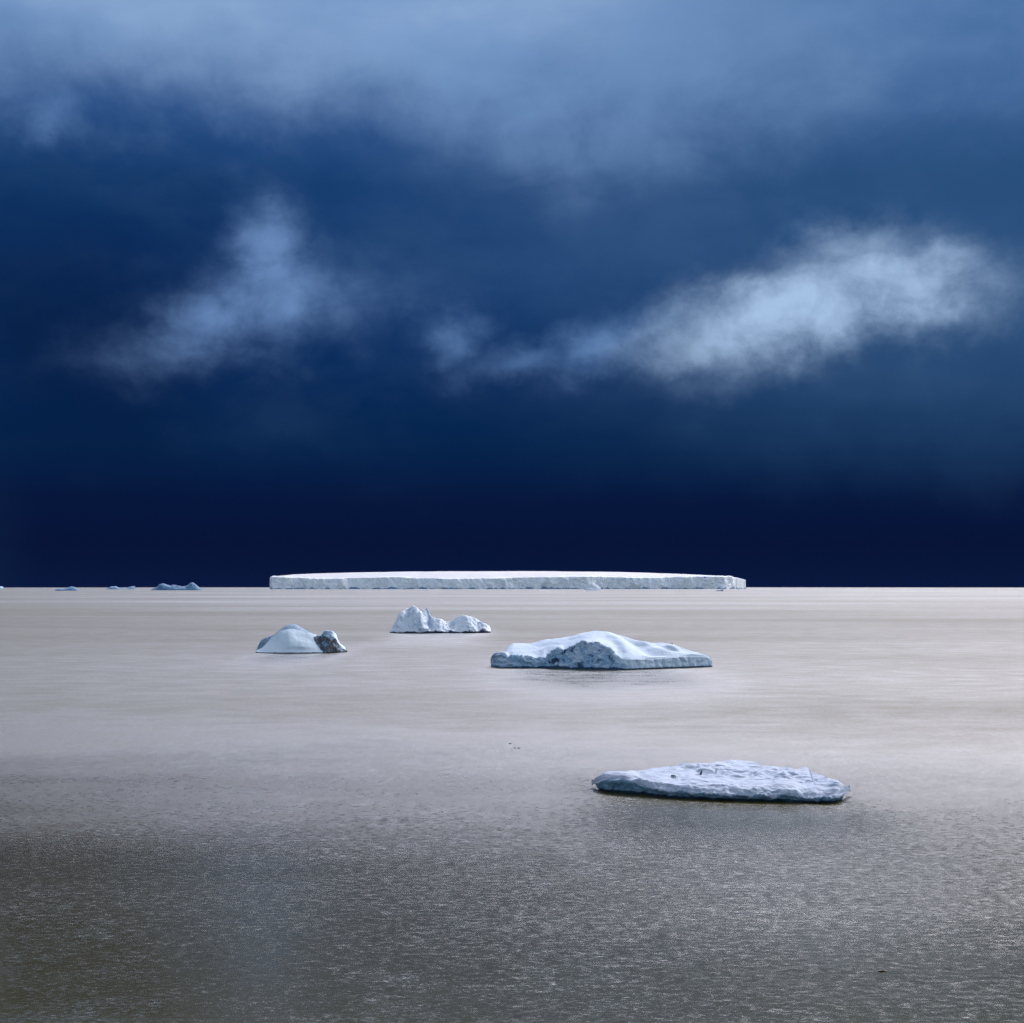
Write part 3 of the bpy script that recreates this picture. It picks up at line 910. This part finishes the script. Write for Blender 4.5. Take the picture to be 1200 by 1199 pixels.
def world():
    w = bpy.data.worlds.new('World')
    sc.world = w
    w.use_nodes = True
    w.cycles.sampling_method = 'MANUAL'
    w.cycles.sample_map_resolution = 1024
    nt = w.node_tree
    nt.nodes.clear()
    g = G(nt)
    d = g.node('ShaderNodeTexCoord').outputs['Generated']
    x, y, z = g.xyz(d)
    az = g.m('ARCTAN2', x, y)
    el = g.m('ARCSINE', z)
    U = g.m('MULTIPLY', az, F)                       # "arc pixels": 1700 per radian
    V = g.m('MULTIPLY', el, F)
    u = lambda px: math.atan((px - 600) / F) * F
    v = lambda py: (PITCH + math.atan((599.5 - py) / F)) * F
    # turbulence
    dv = g.scale(d, (1, 1, 1))
    w1 = g.noise(dv, 9.0, 6, 0.55, color=True)
    w2 = g.noise(g.scale(d, (1, 1, 1.3)), 34.0, 6, 0.58, color=True)
    a1, b1, c1 = g.xyz(w1)
    a2, b2, c2 = g.xyz(w2)
    Uw = g.add(U, g.mul(g.sub(a1, 0.5), 130), g.mul(g.sub(a2, 0.5), 55))
    Vw = g.add(V, g.mul(g.sub(b1, 0.5), 90), g.mul(g.sub(b2, 0.5), 55))
    Us = g.add(U, g.mul(g.sub(a1, 0.5), 240))
    Vs = g.add(V, g.mul(g.sub(b1, 0.5), 150), g.mul(g.sub(b2, 0.5), 16))
    tex = g.noise(g.scale(d, (1, 1, 1.6)), 16.0, 8, 0.55, 0.4)
    fine = g.noise(g.scale(d, (1.2, 1.2, 1)), 48.0, 6, 0.6, 0.6)
    streak = g.noise(g.scale(d, (1, 1, 3.0)), 5.0, 5, 0.5)

    def blob(cx, cy, rx, ry, rot=0.0, U_=Uw, V_=Vw, pw=1.0):
        du, dvv = g.sub(U_, u(cx)), g.sub(V_, v(cy))
        c, s = math.cos(math.radians(rot)), math.sin(math.radians(rot))
        p = g.add(g.mul(du, c / rx), g.mul(dvv, s / rx))
        q = g.add(g.mul(du, -s / ry), g.mul(dvv, c / ry))
        r2 = g.add(g.mul(p, p), g.mul(q, q))
        return g.m('EXPONENT', g.mul(r2, -pw))

    # front: navy at the horizon, deep blue higher
    top_v = 1000.0
    st = lambda py, c: (v(py) / top_v, lin(*c))
    base = g.ramp(g.m('DIVIDE', V, top_v), [
        (0.0, lin(9, 24, 60)), st(640, (7, 20, 55)), st(585, (7, 23, 61)), st(520, (6, 36, 76)), st(450, (8, 41, 86)), st(380, (12, 48, 96)),
        st(290, (16, 55, 104)), st(220, (20, 60, 110)), st(140, (36, 76, 132)), st(40, (62, 102, 156)), (1.0, lin(90, 130, 180))])
    # teal-grey veil on the right, darker left
    veil = g.mul(g.smooth(Us, u(520), u(1150)), g.smooth(Vs, v(610), v(400)), 0.42)
    veil = g.mul(veil, g.smooth(Vs, v(-60), v(250), 0.75, 1.0))
    c = g.mix(veil, base, lin(60, 100, 144))
    c = g.mix(g.mul(blob(640, 300, 190, 110, 0, Us, Vs), 0.16), c, lin(66, 106, 164))
    mist = g.mul(g.smooth(g.add(g.mul(streak, 0.6), g.mul(tex, 0.4)), 0.42, 0.70), g.smooth(Vs, v(600), v(400)), 0.13)
    c = g.mix(mist, c, lin(84, 120, 164))
    dark = blob(60, 400, 160, 150, 0, Us, Vs)
    c = g.mix(g.mul(dark, 0.55), c, lin(5, 18, 52))
    dark2 = blob(130, 290, 150, 60, 0, Us, Vs)
    c = g.mix(g.mul(dark2, 0.35), c, lin(8, 34, 84))
    edgeL = g.mul(g.smooth(U, u(60), u(-30)), g.smooth(V, v(480), v(660)))
    c = g.mix(g.mul(edgeL, 0.12), c, lin(34, 62, 100))
    # upper bright cloud deck with a soft slanting lower edge
    edge = g.add(v(118), g.mul(g.add(U, 0), -0.04))
    deck = g.smooth(g.add(g.sub(Vs, edge), g.mul(g.sub(tex, 0.5), 95), g.mul(g.sub(fine, 0.5), 30)), -95, 110)
    deckc = g.mix(g.smooth(U, u(560), u(1120)), lin(146, 176, 216), lin(84, 122, 172))
    deckc = g.mix(g.smooth(g.add(streak, g.mul(tex, 0.4)), 0.5, 0.95), deckc, lin(112, 148, 196))
    c = g.mix(g.mul(deck, g.smooth(Us, u(560), u(1050), 0.92, 0.55)), c, deckc)
    mid = g.add(g.mul(blob(540, 110, 240, 80, -14, Us, Vs), 0.30), g.mul(blob(880, 100, 200, 60, 10, Us, Vs), 0.22))
    c = g.mix(g.mul(mid, g.smooth(tex, 0.25, 0.7, 0.5, 1.0)), c, lin(134, 168, 212))

    # individual clouds
    def cloud(c, dens, tone, k=1.0, lo=0.14, hi=0.95):
        m_ = g.mul(dens, g.add(0.74, g.mul(g.sub(tex, 0.5), 1.1), g.mul(g.sub(fine, 0.5), 0.45)))
        return g.mix(g.mul(g.smooth(m_, lo * 0.3, hi), k), c, tone)

    left = g.m('MAXIMUM', blob(318, 322, 58, 70, 12), g.mul(blob(325, 360, 105, 62, 10), 0.92))
    left = g.m('MAXIMUM', left, g.mul(blob(262, 388, 138, 50, 17), 0.82))
    left = g.m('MAXIMUM', left, g.mul(blob(385, 360, 115, 58, 5), 0.58))
    left = g.m('MAXIMUM', left, g.mul(blob(300, 380, 120, 56, 8), 0.8))
    left = g.m('MAXIMUM', left, g.mul(blob(165, 424, 95, 30, 14), 0.42))
    c = cloud(c, left, lin(112, 147, 198), 0.86, 0.08, 0.92)
    sm = g.m('MAXIMUM', g.mul(blob(543, 402, 46, 46, 0), 0.66), g.mul(blob(625, 432, 110, 30, 8), 0.55))
    sm = g.m('MAXIMUM', sm, g.mul(blob(725, 405, 105, 36, 22), 0.68))
    c = cloud(c, sm, lin(108, 146, 199), 0.85, 0.12, 0.95)
    right = g.m('MAXIMUM', blob(930, 365, 125, 58, 12), g.mul(blob(1065, 345, 118, 54, -4), 0.95))
    right = g.m('MAXIMUM', right, g.mul(blob(835, 395, 95, 42, 18), 0.60))
    right = g.m('MAXIMUM', right, g.mul(blob(880, 435, 150, 30, 8), 0.26))
    right = g.m('MAXIMUM', right, g.mul(blob(1000, 300, 110, 34, 6), 0.6))
    c = cloud(c, right, lin(166, 194, 229), 1.0, 0.10, 0.88)
    wisp = g.add(g.mul(blob(55, 160, 45, 28, 20), 0.5), g.mul(blob(262, 215, 26, 22, 50), 0.22), g.mul(blob(160, 320, 60, 20, 20), 0.14), g.mul(blob(930, 275, 50, 24, 20), 0.3))
    c = cloud(c, wisp, lin(104, 142, 194), 0.8, 0.1, 0.9)
    front = c
    # overhead: lighter broken overcast, with a bright band added above the front, warmer to the right and towards the zenith
    oc = g.noise(d, 3.2, 6, 0.55, 0.3)
    up = g.smooth(V, v(-10), v(-200))
    azf = g.smooth(U, -1000, 1000)
    light_band = g.mul(g.smooth(V, v(-20), v(-190)), g.smooth(V, 1180, 850))          # unseen bright band added above the view to brighten the water
    light_band = g.mul(light_band, g.smooth(g.m('ABSOLUTE', g.sub(az, 0.15)), 1.35, 0.7))
    bright = g.cscale(g.mix(azf, (0.80, 0.87, 1.18), (0.99, 0.95, 1.04)), g.add(9.8, g.mul(azf, 28.5)))
    bright = g.mix(light_band, (0.37, 0.37, 0.36), bright)
    bright = g.cscale(bright, g.smooth(oc, 0.2, 0.8, 0.8, 1.2))
    # behind the ship: blue-grey overcast, brightened low down to lift the ice cliffs
    back = g.smooth(y, 0.15, -0.35)
    backc = g.mix(g.smooth(z, 0.0, 0.7), (1.02, 1.22, 1.52), (0.34, 0.40, 0.52))
    backc = g.cscale(backc, g.smooth(oc, 0.2, 0.8, 0.8, 1.2))
    overhead = g.mix(back, bright, backc)
    cloudcol = g.mix(g.m('MAXIMUM', up, back), front, overhead)
    sky = g.node('ShaderNodeTexSky', sky_type='NISHITA')
    sky.sun_disc = False
    sky.sun_elevation = SUN_EL
    sky.sun_rotation = SUN_AZ
    bg1 = g.node('ShaderNodeBackground')
    bg1.inputs['Strength'].default_value = 0.1
    g.put(bg1.inputs['Color'], sky.outputs[0])
    bg2 = g.node('ShaderNodeBackground')
    bg2.inputs['Strength'].default_value = 1.0
    g.put(bg2.inputs['Color'], cloudcol)
    mx = g.node('ShaderNodeMixShader')
    g.put(mx.inputs[0], g.m('SUBTRACT', 1.0, g.mul(g.m('MAXIMUM', up, back), 0.15)))
    nt.links.new(bg1.outputs[0], mx.inputs[1])
    nt.links.new(bg2.outputs[0], mx.inputs[2])
    out = g.node('ShaderNodeOutputWorld')
    nt.links.new(mx.outputs[0], out.inputs[0])


world()

sun = bpy.data.lights.new('sun', 'SUN')
sun.energy = 0.85
sun.angle = math.radians(14)
sun.color = (1.0, 0.93, 0.86)
so = bpy.data.objects.new('sun', sun)
col.objects.link(so)
sd = Vector((math.sin(SUN_AZ) * math.cos(SUN_EL), math.cos(SUN_AZ) * math.cos(SUN_EL), math.sin(SUN_EL)))
so.rotation_euler = (-sd).to_track_quat('-Z', 'Y').to_euler()
so.location = sd * 200

# ------------------------------------------------------------------ camera
cam = bpy.data.cameras.new('camera')
cam.sensor_width = 36
cam.lens = 36 * F / 1200
cam.clip_end = 100000
cam.clip_start = 0.5
co = bpy.data.objects.new('camera', cam)
col.objects.link(co)
co.location = (0, 0, H)
co.rotation_euler = (math.pi / 2 + PITCH, 0, 0)
sc.camera = co

sc.render.engine = 'CYCLES'
sc.view_settings.view_transform = 'Standard'
sc.view_settings.look = 'None'
sc.view_settings.exposure = 0
sc.view_settings.gamma = 1
sc.cycles.use_denoising = True
sc.cycles.denoising_prefilter = 'NONE'
sc.cycles.max_bounces = 5
sc.cycles.sample_clamp_indirect = 4
